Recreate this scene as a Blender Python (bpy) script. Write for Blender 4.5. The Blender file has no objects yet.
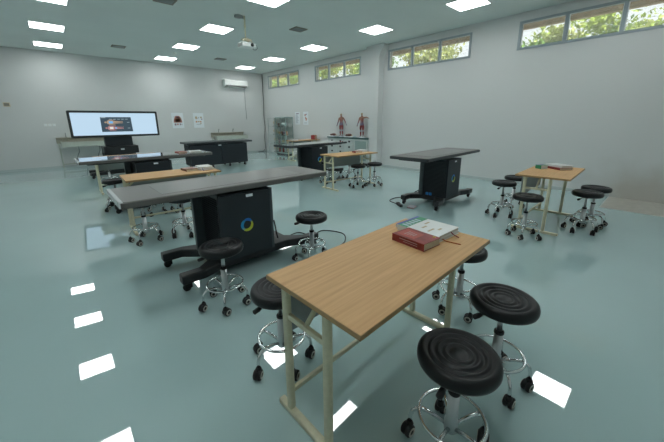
import bpy, bmesh, math, random
from mathutils import Vector, Matrix
PI = math.pi
R = math.radians
rng = random.Random(7)
S = bpy.context.scene
COL = S.collection

# ------------------------------------------------------------------ mesh builder
class MB:
    """collects shapes in one bmesh; build() links it as ONE object"""
    def __init__(s):
        s.bm = bmesh.new(); s.mi = 0
    def _merge(s, b, smooth=False):
        for f in b.faces:
            f.material_index = s.mi
            f.smooth = smooth
        me = bpy.data.meshes.new('tmp'); b.to_mesh(me); b.free()
        s.bm.from_mesh(me); bpy.data.meshes.remove(me)
        return s
    def box(s, x0, x1, y0, y1, z0, z1, bev=0.0, seg=2, mat=None):
        b = bmesh.new(); bmesh.ops.create_cube(b, size=1)
        for v in b.verts:
            v.co = Vector((x0 + (v.co.x + .5) * (x1 - x0), y0 + (v.co.y + .5) * (y1 - y0), z0 + (v.co.z + .5) * (z1 - z0)))
        if bev > 0:
            bmesh.ops.bevel(b, geom=b.edges[:], offset=bev, segments=seg, affect='EDGES', profile=.5)
        if mat is not None: b.transform(mat)
        return s._merge(b)
    def prism(s, pts, z0, z1, bev=0.0, seg=2, mat=None):
        b = bmesh.new()
        lo = [b.verts.new((x, y, z0)) for x, y in pts]; hi = [b.verts.new((x, y, z1)) for x, y in pts]
        n = len(pts)
        b.faces.new(hi); b.faces.new(lo[::-1])
        for i in range(n): b.faces.new((lo[i], lo[(i + 1) % n], hi[(i + 1) % n], hi[i]))
        bmesh.ops.recalc_face_normals(b, faces=b.faces[:])
        if bev > 0:
            bmesh.ops.bevel(b, geom=b.edges[:], offset=bev, segments=seg, affect='EDGES', profile=.5)
        if mat is not None: b.transform(mat)
        return s._merge(b)
    def tube(s, pts, r, n=10, closed=False, cap=True):
        pts = [Vector(p) for p in pts]; m = len(pts)
        rr = r if isinstance(r, (list, tuple)) else [r] * m
        b = bmesh.new(); rings = []
        up = None
        for i, p in enumerate(pts):
            if closed: t = pts[(i + 1) % m] - pts[i - 1]
            else: t = pts[min(i + 1, m - 1)] - pts[max(i - 1, 0)]
            t.normalize()
            if up is None:
                up = Vector((0, 0, 1)) if abs(t.z) < .9 else Vector((1, 0, 0))
            a = t.cross(up)
            if a.length < 1e-6: a = t.orthogonal()
            a.normalize(); c = a.cross(t).normalized(); up = c
            rings.append([b.verts.new(p + (a * math.cos(2 * PI * k / n) + c * math.sin(2 * PI * k / n)) * rr[i]) for k in range(n)])
        for i in range(m if closed else m - 1):
            A, B = rings[i], rings[(i + 1) % m]
            for k in range(n): b.faces.new((A[k], A[(k + 1) % n], B[(k + 1) % n], B[k]))
        if cap and not closed:
            b.faces.new(rings[0][::-1]); b.faces.new(rings[-1])
        bmesh.ops.recalc_face_normals(b, faces=b.faces[:])
        return s._merge(b, True)
    def lathe(s, prof, n=32, origin=(0, 0, 0), mat=None):
        b = bmesh.new(); rings = []
        for r, z in prof:
            if r < 1e-6: rings.append([b.verts.new((0, 0, z))])
            else: rings.append([b.verts.new((r * math.cos(2 * PI * k / n), r * math.sin(2 * PI * k / n), z)) for k in range(n)])
        for A, B in zip(rings, rings[1:]):
            for k in range(n):
                k2 = (k + 1) % n
                if len(A) == 1 and len(B) == 1: continue
                if len(A) == 1: b.faces.new((A[0], B[k2], B[k]))
                elif len(B) == 1: b.faces.new((A[k], A[k2], B[0]))
                else: b.faces.new((A[k], A[k2], B[k2], B[k]))
        bmesh.ops.recalc_face_normals(b, faces=b.faces[:])
        b.transform(Matrix.Translation(origin) @ (mat or Matrix()))
        return s._merge(b, True)
    def ball(s, c, r, n=12, sc=(1, 1, 1)):
        b = bmesh.new(); bmesh.ops.create_uvsphere(b, u_segments=n, v_segments=max(6, n // 2), radius=r)
        b.transform(Matrix.Translation(c) @ Matrix.Diagonal((*sc, 1)))
        return s._merge(b, True)
    def torus(s, c, Rr, r, n=40, m=8):
        return s.tube([(c[0] + Rr * math.cos(2 * PI * k / n), c[1] + Rr * math.sin(2 * PI * k / n), c[2]) for k in range(n)], r, m, closed=True)
    def build(s, name, mats, parent=None, loc=(0, 0, 0), rz=0.0):
        me = bpy.data.meshes.new(name); s.bm.to_mesh(me); s.bm.free()
        if not isinstance(mats, (list, tuple)): mats = [mats]
        for m in mats: me.materials.append(m)
        o = bpy.data.objects.new(name, me); COL.objects.link(o)
        o.location = loc; o.rotation_euler = (0, 0, rz)
        if parent is not None: o.parent = parent
        return o

def tag(o, label=None, cat=None, group=None, kind=None):
    if label: o['label'] = label
    if cat: o['category'] = cat
    if group: o['group'] = group
    if kind: o['kind'] = kind
    return o
def thing(name, label, cat, loc=(0, 0, 0), rz=0.0, group=None):
    o = bpy.data.objects.new(name, None); COL.objects.link(o)
    o.empty_display_size = .05
    o.location = loc; o.rotation_euler = (0, 0, rz)
    return tag(o, label, cat, group)
def struct(o): return tag(o, kind='structure')
KIDS = {}
def dup(root, loc, rz, label, group=None):
    def cp(o, par):
        c = o.copy(); COL.objects.link(c)
        if par is not None: c.parent = par
        for k in [x for x in ALL.get(o.name, ())]: cp(k, c)
        return c
    ALL = {}
    for o in bpy.data.objects:
        if o.parent: ALL.setdefault(o.parent.name, []).append(o)
    c = cp(root, None)
    c.location = loc; c.rotation_euler = (0, 0, rz); c['label'] = label
    if group: c['group'] = group
    return c

# ------------------------------------------------------------------ materials
def mat(name, col, rough=.5, metal=0.0, coat=0.0, spec=.5, noise=None, bump=None, emit=None, trans=0.0, ior=1.45, coat_rough=.05, alpha=1.0):
    m = bpy.data.materials.new(name); m.use_nodes = True
    nt = m.node_tree; N = nt.nodes; L = nt.links
    b = N['Principled BSDF']
    b.inputs['Base Color'].default_value = (*col, 1)
    b.inputs['Roughness'].default_value = rough
    b.inputs['Metallic'].default_value = metal
    b.inputs['Coat Weight'].default_value = coat
    b.inputs['Coat Roughness'].default_value = coat_rough
    b.inputs['Specular IOR Level'].default_value = spec
    b.inputs['Transmission Weight'].default_value = trans
    b.inputs['IOR'].default_value = ior
    if emit:
        b.inputs['Emission Color'].default_value = (*emit[0], 1); b.inputs['Emission Strength'].default_value = emit[1]
    tc = N.new('ShaderNodeTexCoord')
    if noise:   # (scale, amount)
        n = N.new('ShaderNodeTexNoise'); n.inputs['Scale'].default_value = noise[0]; n.inputs['Detail'].default_value = 4
        L.new(tc.outputs['Object'], n.inputs['Vector'])
        r = N.new('ShaderNodeValToRGB')
        a = noise[1]
        r.color_ramp.elements[0].position = .3; r.color_ramp.elements[1].position = .7
        r.color_ramp.elements[0].color = (*[c * (1 - a) for c in col], 1); r.color_ramp.elements[1].color = (*[min(1, c * (1 + a)) for c in col], 1)
        L.new(n.outputs['Fac'], r.inputs['Fac']); L.new(r.outputs['Color'], b.inputs['Base Color'])
    if bump:    # (scale, strength, distance)
        n = N.new('ShaderNodeTexNoise'); n.inputs['Scale'].default_value = bump[0]; n.inputs['Detail'].default_value = 2
        L.new(tc.outputs['Object'], n.inputs['Vector'])
        bp = N.new('ShaderNodeBump'); bp.inputs['Strength'].default_value = bump[1]; bp.inputs['Distance'].default_value = bump[2]
        L.new(n.outputs['Fac'], bp.inputs['Height']); L.new(bp.outputs['Normal'], b.inputs['Normal'])
    return m
M = {}
M['wall'] = mat('wall_paint', (.655, .672, .665), .75, noise=(1.2, .02), bump=(60, .05, .002))
M['ceiling'] = mat('ceiling_paint', (.70, .77, .755), .8, noise=(.8, .03))
M['floor'] = mat('epoxy_floor', (.425, .585, .585), .018, noise=(.7, .04), bump=(2.2, .02, .004), spec=.9, ior=1.62, coat=.3, coat_rough=.015)
M['patch'] = mat('bare_screed', (.47, .45, .40), .35, noise=(9, .1))
M['skirting'] = mat('skirting_paint', (.5, .56, .56), .5)
M['alu'] = mat('window_frame_grey', (.33, .39, .42), .45)
M['glass'] = mat('louvre_glass', (.93, .96, .96), .25, trans=1.0, ior=1.2)
M['lamp'] = mat('light_diffuser', (.9, .9, .9), .5, emit=((.96, 1.0, .995), 14.0))
M['lampframe'] = mat('light_frame', (.85, .87, .87), .5)
M['vent'] = mat('vent_brown', (.27, .25, .21), .7)
M['white'] = mat('white_plastic', (.80, .82, .80), .4)
M['grey'] = mat('grey_plastic', (.30, .33, .33), .5)
M['dark'] = mat('dark_gap', (.03, .035, .035), .7)
M['chrome'] = mat('chrome', (.72, .75, .75), .14, metal=1.0)
M['black'] = mat('black_vinyl', (.009, .010, .011), .38, spec=.38)
M['rubber'] = mat('black_rubber', (.012, .012, .013), .55)
M['rim'] = mat('castor_rim', (.5, .5, .44), .4)
M['cream'] = mat('cream_paint', (.62, .60, .43), .45, noise=(35, .06))
M['panelgrey'] = mat('panel_grey', (.26, .30, .30), .5)
M['edge'] = mat('beech_edge', (.40, .26, .12), .5)
M['pedestal'] = mat('pedestal_black', (.017, .023, .029), .42)
M['louvre'] = mat('louvre_black', (.024, .031, .036), .45)
M['post'] = mat('corner_slate', (.060, .078, .084), .4)
M['base'] = mat('base_black', (.018, .020, .022), .38)
M['tabletop'] = mat('table_matte', (.20, .196, .186), .40, spec=.4)
M['mirror'] = mat('table_gloss', (.13, .13, .125), .08, coat=1.0, coat_rough=.02, spec=.6)
M['steel'] = mat('satin_steel', (.52, .55, .56), .28, metal=1.0)
M['screenglass'] = mat('table_screen', (.175, .173, .165), .30, spec=.5)
M['taupe'] = mat('taupe_rim', (.13, .13, .12), .4)
M['slate'] = mat('slate_rim', (.040, .048, .052), .4)
M['clear'] = mat('pale_edge_guard', (.62, .65, .66), .25)
M['logoblue'] = mat('logo_blue', (.02, .17, .62), .4)
M['logocyan'] = mat('logo_cyan', (.03, .33, .62), .4)
M['logoyellow'] = mat('logo_yellow', (.62, .66, .06), .4)
M['socketblue'] = mat('socket_blue', (.03, .20, .55), .4)
M['screen'] = mat('lit_screen', (.0, .0, .0), .3, emit=((.56, .76, .93), .92))
M['ui'] = mat('screen_dark_window', (0, 0, 0), .3, emit=((.045, .075, .10), 1.0))
M['uitext'] = mat('screen_text_bar', (0, 0, 0), .3, emit=((.35, .45, .5), 1.0))
M['uitan'] = mat('screen_tan', (0, 0, 0), .3, emit=((.42, .31, .22), 1.0))
M['uired'] = mat('screen_red', (0, 0, 0), .3, emit=((.42, .22, .22), 1.0))
M['uiblue'] = mat('screen_blue', (0, 0, 0), .3, emit=((.16, .45, .80), 1.0))
M['uiwhite'] = mat('screen_white', (0, 0, 0), .3, emit=((.75, .75, .72), 1.0))
M['sink'] = mat('sink_enamel', (.50, .54, .48), .3, noise=(6, .05))
M['sinkwood'] = mat('sink_board', (.42, .40, .33), .5, noise=(12, .08))
M['cabgrey'] = mat('cabinet_grey', (.50, .55, .54), .45)
M['teal'] = mat('worktop_teal', (.06, .13, .125), .3)
M['tealglass'] = mat('cabinet_glass', (.30, .39, .37), .12, coat=.3)
M['greenframe'] = mat('display_frame', (.33, .43, .41), .4)
M['paper'] = mat('paper', (.78, .83, .86), .6)
M['pages'] = mat('book_pages', (.62, .56, .42), .8, noise=(120, .08))
M['pageswhite'] = mat('book_pages_white', (.70, .70, .66), .8, noise=(120, .06))
M['red'] = mat('book_red', (.24, .030, .028), .35, noise=(14, .25))
M['redlight'] = mat('book_red_light', (.42, .07, .05), .35)
M['darkred'] = mat('book_dark_red', (.26, .04, .04), .4)
M['brown'] = mat('book_brown', (.20, .075, .04), .4)
M['coverwhite'] = mat('book_white', (.74, .76, .75), .35)
M['green'] = mat('book_green', (.04, .27, .13), .4)
M['bookblue'] = mat('book_blue', (.06, .09, .36), .4)
M['orange'] = mat('ribbon_orange', (.55, .17, .05), .5)
M['maroon'] = mat('ribbon_maroon', (.26, .03, .03), .5)
M['yellow'] = mat('sticker_yellow', (.65, .50, .06), .4)
M['printred'] = mat('print_red', (.56, .25, .20), .6)
M['printorange'] = mat('print_orange', (.58, .25, .10), .6)
M['printtan'] = mat('print_tan', (.52, .42, .28), .6)
M['printpurple'] = mat('print_mauve', (.24, .16, .24), .6)
M['printgrey'] = mat('print_grey', (.36, .38, .42), .6)
M['bone'] = mat('bone', (.62, .54, .38), .5, noise=(20, .1))
M['organ'] = mat('organ_red', (.30, .06, .05), .4, noise=(25, .3))
M['organdark'] = mat('organ_brown', (.12, .05, .04), .4, noise=(25, .3))
M['paleblue'] = mat('pale_blue', (.48, .58, .66), .5)
M['pink'] = mat('pinkish', (.45, .32, .32), .6)
M['cable'] = mat('black_cable', (.015, .015, .015), .5)
M['wood'] = mat('eave_timber', (.50, .36, .23), .7, noise=(5, .2))
M['roof'] = mat('roof_sheet', (.25, .2, .17), .8)
M['ground'] = mat('outdoor_ground', (.22, .22, .16), .9, noise=(1.5, .2))
M['leaf'] = mat('leaf_light', (.34, .45, .08), .5, noise=(1.6, .35))
M['leafpale'] = mat('leaf_pale', (.50, .55, .20), .5, noise=(1.6, .35))
M['leafdeep'] = mat('leaf_deep', (.16, .30, .06), .5, noise=(1.6, .35))
M['bark'] = mat('bark', (.16, .11, .07), .9, noise=(8, .3))

def clear(name, gloss=.08, tint=(.95, .97, .97), haze=0.0):
    m = bpy.data.materials.new(name); m.use_nodes = True
    nt = m.node_tree; N = nt.nodes; L = nt.links; N.remove(N['Principled BSDF'])
    out = N['Material Output']; t = N.new('ShaderNodeBsdfTransparent'); t.inputs['Color'].default_value = (*tint, 1)
    g = N.new('ShaderNodeBsdfGlossy'); g.inputs['Roughness'].default_value = .05
    mx = N.new('ShaderNodeMixShader'); mx.inputs['Fac'].default_value = gloss
    L.new(t.outputs[0], mx.inputs[1]); L.new(g.outputs[0], mx.inputs[2])
    last = mx
    if haze:
        d = N.new('ShaderNodeBsdfTranslucent'); d.inputs['Color'].default_value = (.8, .82, .8, 1)
        m2 = N.new('ShaderNodeMixShader'); m2.inputs['Fac'].default_value = haze
        L.new(mx.outputs[0], m2.inputs[1]); L.new(d.outputs[0], m2.inputs[2]); last = m2
    L.new(last.outputs[0], out.inputs['Surface'])
    return m
M['glass'] = clear('louvre_glass', .08, (.96, .98, .98), .16)
def beech(name):
    m = mat(name, (.56, .40, .22), .5, spec=.3)
    nt = m.node_tree; N = nt.nodes; L = nt.links; b = N['Principled BSDF']
    tc = N.new('ShaderNodeTexCoord'); mp = N.new('ShaderNodeMapping')
    mp.inputs['Scale'].default_value = (1.2, 26, 6)
    n = N.new('ShaderNodeTexNoise'); n.inputs['Scale'].default_value = 2.2; n.inputs['Detail'].default_value = 5
    r = N.new('ShaderNodeValToRGB')
    r.color_ramp.elements[0].position = .30; r.color_ramp.elements[1].position = .72
    r.color_ramp.elements[0].color = (.565, .335, .155, 1); r.color_ramp.elements[1].color = (.70, .44, .215, 1)
    L.new(tc.outputs['Object'], mp.inputs['Vector']); L.new(mp.outputs['Vector'], n.inputs['Vector'])
    L.new(n.outputs['Fac'], r.inputs['Fac']); L.new(r.outputs['Color'], b.inputs['Base Color'])
    return m
M['beech'] = beech('beech_laminate')

def tilt_floor_normals(m):
    nt = m.node_tree; N = nt.nodes; L = nt.links
    bp = next(n for n in N if n.type == 'BUMP')
    g = N.new('ShaderNodeNewGeometry'); a = N.new('ShaderNodeVectorMath'); a.operation = 'ADD'; a.inputs[1].default_value = (.055, .016, 0)
    z = N.new('ShaderNodeVectorMath'); z.operation = 'NORMALIZE'
    L.new(bp.outputs['Normal'], N['Principled BSDF'].inputs['Coat Normal'])
    sx = N.new('ShaderNodeSeparateXYZ'); mr = N.new('ShaderNodeMapRange'); sc = N.new('ShaderNodeVectorMath'); sc.operation = 'SCALE'
    mr.inputs['From Min'].default_value = .3; mr.inputs['From Max'].default_value = 1.6; mr.inputs['To Min'].default_value = 1; mr.inputs['To Max'].default_value = 0
    sc.inputs[0].default_value = (.060, .016, 0)          # shading normals tilted on the left to move lamp reflections; mesh is flat
    L.new(g.outputs['Position'], sx.inputs[0]); L.new(sx.outputs['X'], mr.inputs['Value']); L.new(mr.outputs['Result'], sc.inputs['Scale']); L.new(sc.outputs['Vector'], a.inputs[1])
    L.new(g.outputs['Normal'], a.inputs[0]); L.new(a.outputs['Vector'], z.inputs[0]); L.new(z.outputs['Vector'], bp.inputs['Normal'])
tilt_floor_normals(M['floor'])
def stained_wall():
    """right-hand wall: paint with a damp brown blotch low down near the front of the room"""
    m = mat('wall_paint_stained', (.655, .672, .665), .75, bump=(60, .05, .002))
    nt = m.node_tree; N = nt.nodes; L = nt.links; b = N['Principled BSDF']
    tc = N.new('ShaderNodeTexCoord')
    mp = N.new('ShaderNodeMapping'); mp.inputs['Location'].default_value = (0, -.15, -.10); mp.vector_type = 'POINT'
    sc = N.new('ShaderNodeVectorMath'); sc.operation = 'MULTIPLY'; sc.inputs[1].default_value = (0, .95, 1.35)
    n = N.new('ShaderNodeTexNoise'); n.inputs['Scale'].default_value = 2.5; n.inputs['Detail'].default_value = 6
    ln = N.new('ShaderNodeVectorMath'); ln.operation = 'LENGTH'
    ad = N.new('ShaderNodeMath'); ad.operation = 'MULTIPLY_ADD'; ad.inputs[1].default_value = .9; 
    r = N.new('ShaderNodeValToRGB'); r.color_ramp.elements[0].position = .72; r.color_ramp.elements[1].position = 1.42
    r.color_ramp.elements[0].color = (.56, .545, .50, 1); r.color_ramp.elements[1].color = (.70, .73, .73, 1)
    e = r.color_ramp.elements.new(1.0); e.color = (.62, .62, .59, 1)
    L.new(tc.outputs['Object'], mp.inputs['Vector']); L.new(mp.outputs['Vector'], sc.inputs[0]); L.new(sc.outputs['Vector'], ln.inputs[0])
    L.new(tc.outputs['Object'], n.inputs['Vector'])
    L.new(n.outputs['Fac'], ad.inputs[0]); L.new(ln.outputs['Value'], ad.inputs[2])
    mr = N.new('ShaderNodeMapRange'); mr.inputs['From Min'].default_value = 0; mr.inputs['From Max'].default_value = 1.6
    L.new(ad.outputs['Value'], mr.inputs['Value'])
    for e, (p_, c_) in zip(r.color_ramp.elements, ((.40, (.52, .505, .465)), (.62, (.58, .59, .57)), (.90, (.655, .672, .665)))): e.position = p_; e.color = (*c_, 1)
    L.new(mr.outputs['Result'], r.inputs['Fac']); L.new(r.outputs['Color'], b.inputs['Base Color'])
    return m
M['wallstain'] = stained_wall()

def body_mat():
    m = mat('anatomy_paint', (.4, .1, .08), .4)
    nt = m.node_tree; N = nt.nodes; L = nt.links; b = N['Principled BSDF']
    tc = N.new('ShaderNodeTexCoord'); sp = N.new('ShaderNodeSeparateXYZ')
    n = N.new('ShaderNodeTexNoise'); n.inputs['Scale'].default_value = 22
    a = N.new('ShaderNodeMath'); a.operation = 'MULTIPLY_ADD'; a.inputs[1].default_value = .10
    mr = N.new('ShaderNodeMapRange'); mr.inputs['From Min'].default_value = .05; mr.inputs['From Max'].default_value = .87
    r = N.new('ShaderNodeValToRGB'); r.color_ramp.interpolation = 'LINEAR'
    cols = [(0, (.55, .60, .66)), (.07, (.50, .50, .52)), (.10, (.36, .05, .05)), (.22, (.38, .06, .06)), (.255, (.52, .58, .66)), (.30, (.50, .52, .56)), (.34, (.36, .05, .05)),
            (.46, (.34, .06, .06)), (.52, (.22, .22, .34)), (.62, (.34, .16, .18)), (.70, (.40, .13, .10)), (.80, (.44, .24, .16)), (.86, (.38, .12, .10)), (.95, (.55, .42, .24))]
    cols = [(p, tuple(v * .72 for v in c)) for p, c in cols]
    while len(r.color_ramp.elements) < len(cols): r.color_ramp.elements.new(.5)
    for e, (p, c) in zip(r.color_ramp.elements, cols): e.position = p; e.color = (*c, 1)
    L.new(tc.outputs['Object'], sp.inputs['Vector']); L.new(tc.outputs['Object'], n.inputs['Vector'])
    L.new(n.outputs['Fac'], a.inputs[0]); L.new(sp.outputs['Z'], a.inputs[2]); L.new(a.outputs['Value'], mr.inputs['Value'])
    L.new(mr.outputs['Result'], r.inputs['Fac']); L.new(r.outputs['Color'], b.inputs['Base Color'])
    return m
M['body'] = body_mat()

# ------------------------------------------------------------------ room
W, D, H = 7.74, 13.51, 3.645
XL, YF = -1.75, -1.75
struct(MB().box(XL - .2, W + .2, YF - .2, D + .2, -.2, 0).build('floor', M['floor']))
struct(MB().box(XL - .2, W + .2, YF - .2, D + .2, H, H + .2).build('ceiling', M['ceiling']))
struct(MB().box(XL - .2, W + .2, D, D + .2, 0, H).build('wall_back', M['wall']))
struct(MB().box(XL - .2, XL, YF - .2, D, 0, H).build('wall_left', M['wall']))
struct(MB().box(XL, W + .2, YF - .2, YF, 0, H).build('wall_front', M['wall']))
WINS = [(.10, 2.585), (3.595, 6.07), (7.165, 9.55), (10.58, 13.01)]
WZ0, WZ1 = 2.91, 3.475
b = MB()
b.box(W, W + .2, YF, D, 0, WZ0); b.box(W, W + .2, YF, D, WZ1, H)
ys = [YF] + [y for w in WINS for y in w] + [D]
for i in range(0, len(ys), 2): b.box(W, W + .2, ys[i], ys[i + 1], WZ0, WZ1)
struct(b.build('wall_right', M['wallstain']))
# pilaster with a flared head
pz = MB(); pz.box(7.50, W, 6.22, 6.56, 0, 3.30)
pz.prism([(6.22, 3.30), (6.56, 3.30), (6.72, 3.56), (6.72, H), (6.06, H), (6.06, 3.56)], 7.50, W, mat=Matrix(((0, 0, 1, 0), (1, 0, 0, 0), (0, 1, 0, 0), (0, 0, 0, 1))))
struct(pz.build('pillar', M['wall']))
# skirtings
struct(MB().box(XL, W, D - .012, D, 0, .07).build('baseboard_back', M['skirting']))
k = MB(); k.box(W - .012, W, .62, 6.22, 0, .07); k.box(W - .012, W, 6.56, D, 0, .07)
struct(k.build('baseboard_right', M['skirting']))
struct(MB().prism([(6.67, -.20), (W - .001, -.20), (W - .001, .62), (6.68, .62)], 0, .003).build('trim_1', M['patch']))
struct(MB().box(6.665, 6.675, -.2, .625, 0, .004).box(6.665, W - .001, .615, .628, 0, .004).build('trim_2', M['skirting']))

# windows: frame, mullions, glass louvre blades
for n, (y0, y1) in enumerate(WINS):
    fr = MB(); t = .05
    fr.box(W - .015, W + .07, y0, y1, WZ0, WZ0 + t); fr.box(W - .015, W + .07, y0, y1, WZ1 - t, WZ1)
    fr.box(W - .015, W + .07, y0, y0 + t, WZ0 + t, WZ1 - t); fr.box(W - .015, W + .07, y1 - t, y1, WZ0 + t, WZ1 - t)
    w3 = (y1 - y0) / 3
    for q in (1, 2): fr.box(W - .012, W + .06, y0 + q * w3 - .028, y0 + q * w3 + .028, WZ0 + t, WZ1 - t)
    wo = struct(fr.build('window_%d' % (n + 1), M['alu']))
    for q in range(3):
        a0 = y0 + q * w3 + (.05 if q == 0 else .028); a1 = y0 + (q + 1) * w3 - (.05 if q == 2 else .028)
        gl = MB(); nb = 6; hh = (WZ1 - WZ0 - 2 * t) / nb
        for j in range(nb):
            zc = WZ0 + t + (j + .5) * hh
            gl.box(-.003, .003, a0, a1, -hh * .54, hh * .54, mat=Matrix.Translation((W + .03, 0, zc)) @ Matrix.Rotation(R(14), 4, 'Y'))
        gl.build('pane', M['glass'], wo)
        ln = MB()
        ln.box(W + .02, W + .045, a0, a0 + .012, WZ0 + t, WZ1 - t); ln.box(W + .02, W + .045, a1 - .012, a1, WZ0 + t, WZ1 - t)
        ln.build('louvre_clip', M['white'], wo)

# outside: eave, ground, trees
ev = MB(); ev.box(W + .2, 8.95, -3, D + 3, 3.66, 3.72); ev.box(8.85, 8.95, -3, D + 3, 3.575, 3.66)
for yy in [-2.5 + .9 * i for i in range(21)]: ev.box(W + .2, 8.85, yy, yy + .06, 3.60, 3.66)
struct(ev.build('roof_eave', M['wood']))
struct(MB().box(XL - .6, 8.95, -3, D + 3, 3.86, 3.95).build('roof', M['roof']))
struct(MB().box(W + .2, 24, -8, 30, -.3, -.2).build('ground', M['ground']))

def leaves(cx, cy, cz, rad, n, seed):
    r = random.Random(seed); b = bmesh.new()
    clumps = []
    for i in range(26):
        d = Vector((r.gauss(0, 1), r.gauss(0, 1), r.gauss(0, .8))).normalized() * rad * r.uniform(.3, 1.0); d.y *= 1.35
        clumps.append((Vector((cx, cy, cz)) + d, rad * r.uniform(.16, .34), r.choice((0, 0, 1, 1, 2))))
    for i in range(n):
        c, cr, mi = r.choice(clumps)
        p = c + Vector((r.gauss(0, .55), r.gauss(0, .55), r.gauss(0, .5))) * cr
        nrm = Vector((r.gauss(0, 1), r.gauss(0, 1), r.gauss(.4, 1))).normalized()
        u = nrm.orthogonal().normalized(); v = nrm.cross(u); s_ = r.uniform(.06, .12)
        a = r.uniform(0, 6.28); u2 = u * math.cos(a) + v * math.sin(a); v2 = nrm.cross(u2)
        vs = [b.verts.new(p + u2 * s_), b.verts.new(p + v2 * s_ * .45 + nrm * s_ * .12), b.verts.new(p - u2 * s_), b.verts.new(p - v2 * s_ * .45 + nrm * s_ * .12)]
        f = b.faces.new(vs); f.material_index = mi
    return b
TREES = [(12.1, 2.2, 3.9, 1.45, 'tree outside the window nearest the front of the room'), (12.1, 7.5, 3.9, 1.45, 'tree outside the window just before the pillar'),
         (12.1, 13.0, 3.9, 1.45, 'tree outside the window just past the pillar'), (12.1, 18.3, 3.9, 1.45, 'tree outside the window closest to the back wall')]
for i, (x, y, z, rad, lab) in enumerate(TREES):
    t = thing('tree', 'leafy green ' + lab, 'tree', (x, y, -.2), 0, 'trees outside the high windows')
    mb = MB(); mb.bm.free(); mb.bm = leaves(0, 0, z + .2, rad, 3600, 100 + i)
    mb.build('crown', [M['leaf'], M['leafpale'], M['leafdeep']], t)
    tr = MB(); tr.tube([(0, 0, 0), (.05, .03, 1.2), (-.03, .05, 2.4), (.05, 0, z - .2)], [.14, .12, .10, .05], 8)
    for a in (0, 1.3, 2.6, 3.9, 5.1):
        tr.tube([(0, .04, 2.3), (.35 * math.cos(a), .35 * math.sin(a), 2.9), (.8 * math.cos(a), .8 * math.sin(a), z + .2)], [.06, .04, .02], 6)
    tr.build('trunk', M['bark'], t)

# ------------------------------------------------------------------ ceiling lights, vents, projector, AC
LX = [.26, 3.32, 6.33]; LY = [12.42, 10.17, 7.84, 5.38, 3.08, .75]
rown = ['closest to the back wall', 'second from the back wall', 'third from the back wall', 'fourth from the back wall', 'fifth from the back wall', 'farthest from the back wall']
coln = ['row over the lit screen', 'middle row by the projector', 'row along the windows']
proto = None
for i, x in enumerate(LX):
    for j, y in enumerate(LY):
        lab = 'square ceiling light, %s, %s' % (coln[i], rown[j])
        if proto is None:
            proto = thing('ceiling_light', lab, 'ceiling light', (x, y, H), 0, 'square ceiling light panels')
            f = MB()
            for (a0, a1, c0, c1) in ((-.31, .31, -.31, -.295), (-.31, .31, .295, .31), (-.31, -.295, -.295, .295), (.295, .31, -.295, .295)): f.box(a0, a1, c0, c1, -.012, 0)
            f.build('frame', M['lampframe'], proto)
            MB().box(-.295, .295, -.295, .295, -.009, -.001).build('diffuser', M['lamp'], proto)
        else: dup(proto, (x, y, H), 0, lab)

vents = [(1.8, 11.4, 'brown ceiling vent before the lit screen, nearest the back wall'), (4.83, 11.32, 'small brown ceiling vent in front of the air conditioner'),
         (4.83, 6.57, 'ceiling vent between the projector and the window row of lights'), (1.9, 6.68, 'ceiling vent at the top edge, beside the middle light row')]
vp = None
for x, y, lab in vents:
    if vp is None:
        vp = thing('ceiling_vent', lab, 'vent', (x, y, H), 0, 'brown ceiling vents')
        f = MB()
        f.box(-.17, .17, -.15, -.125, -.018, 0); f.box(-.17, .17, .125, .15, -.018, 0); f.box(-.17, -.145, -.125, .125, -.018, 0); f.box(.145, .17, -.125, .125, -.018, 0)
        f.build('frame', M['vent'], vp)
        s_ = MB()
        for k_ in range(5): s_.box(-.145, .145, -.11 + k_ * .05, -.085 + k_ * .05, -.014, -.004)
        s_.box(-.145, .145, -.125, .125, -.003, 0)
        s_.build('slat', M['grey'], vp)
    else: dup(vp, (x, y, H), 0, lab)
sd = MB(); sd.lathe([(0, -.04), (.03, -.04), (.045, -.03), (.055, -.01), (.055, 0), (0, 0)], 20)
tag(sd.build('smoke_detector', M['white'], loc=(3.30, 11.25, H)), 'small round white smoke detector on the ceiling near the back wall', 'smoke detector')

pj = thing('ceiling_projector', 'white projector hanging from the ceiling on a thin pole', 'projector', (3.40, 6.55, H), 0)
m_ = MB(); m_.lathe([(0, -.03), (.09, -.03), (.09, 0), (0, 0)], 20, (-.10, .06, 0)); m_.box(-.11, .02, .04, .08, -.035, -.015); m_.build('mount_plate', M['grey'], pj)
m_ = MB(); m_.tube([(0, 0, 0), (0, 0, -.20)], .018, 12); m_.tube([(0, 0, -.20), (.0, 0, -.48)], .013, 12); m_.lathe([(.024, -.19), (.024, -.22), (0, -.22)], 12); m_.build('pole', M['cream'], pj)
m_ = MB(); m_.box(-.09, .10, -.07, .07, -.475, -.455, .004); m_.tube([(-.08, -.05, -.46), (-.10, -.08, -.53)], .008, 8); m_.tube([(.09, .05, -.46), (.11, .08, -.53)], .008, 8); m_.tube([(.09, -.05, -.46), (.11, -.08, -.53)], .008, 8)
m_.tube([(0, 0, -.46), (.05, 0, -.42), (.1, .02, -.44), (.08, .02, -.5)], .006, 6); m_.build('bracket', M['bone'], pj)
m_ = MB(); m_.box(-.15, .17, -.12, .12, -.62, -.53, .018, 3); m_.build('body', M['white'], pj)
m_ = MB(); m_.tube([(.08, -.12, -.575), (.08, -.15, -.575)], .035, 16); m_.build('lens', M['dark'], pj)
m_ = MB(); m_.tube([(.17, 0, -.57), (.24, -.02, -.54), (.27, .0, -.60), (.22, .03, -.64), (.16, .04, -.60)], .006, 6); m_.build('cable', M['cable'], pj)

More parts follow.
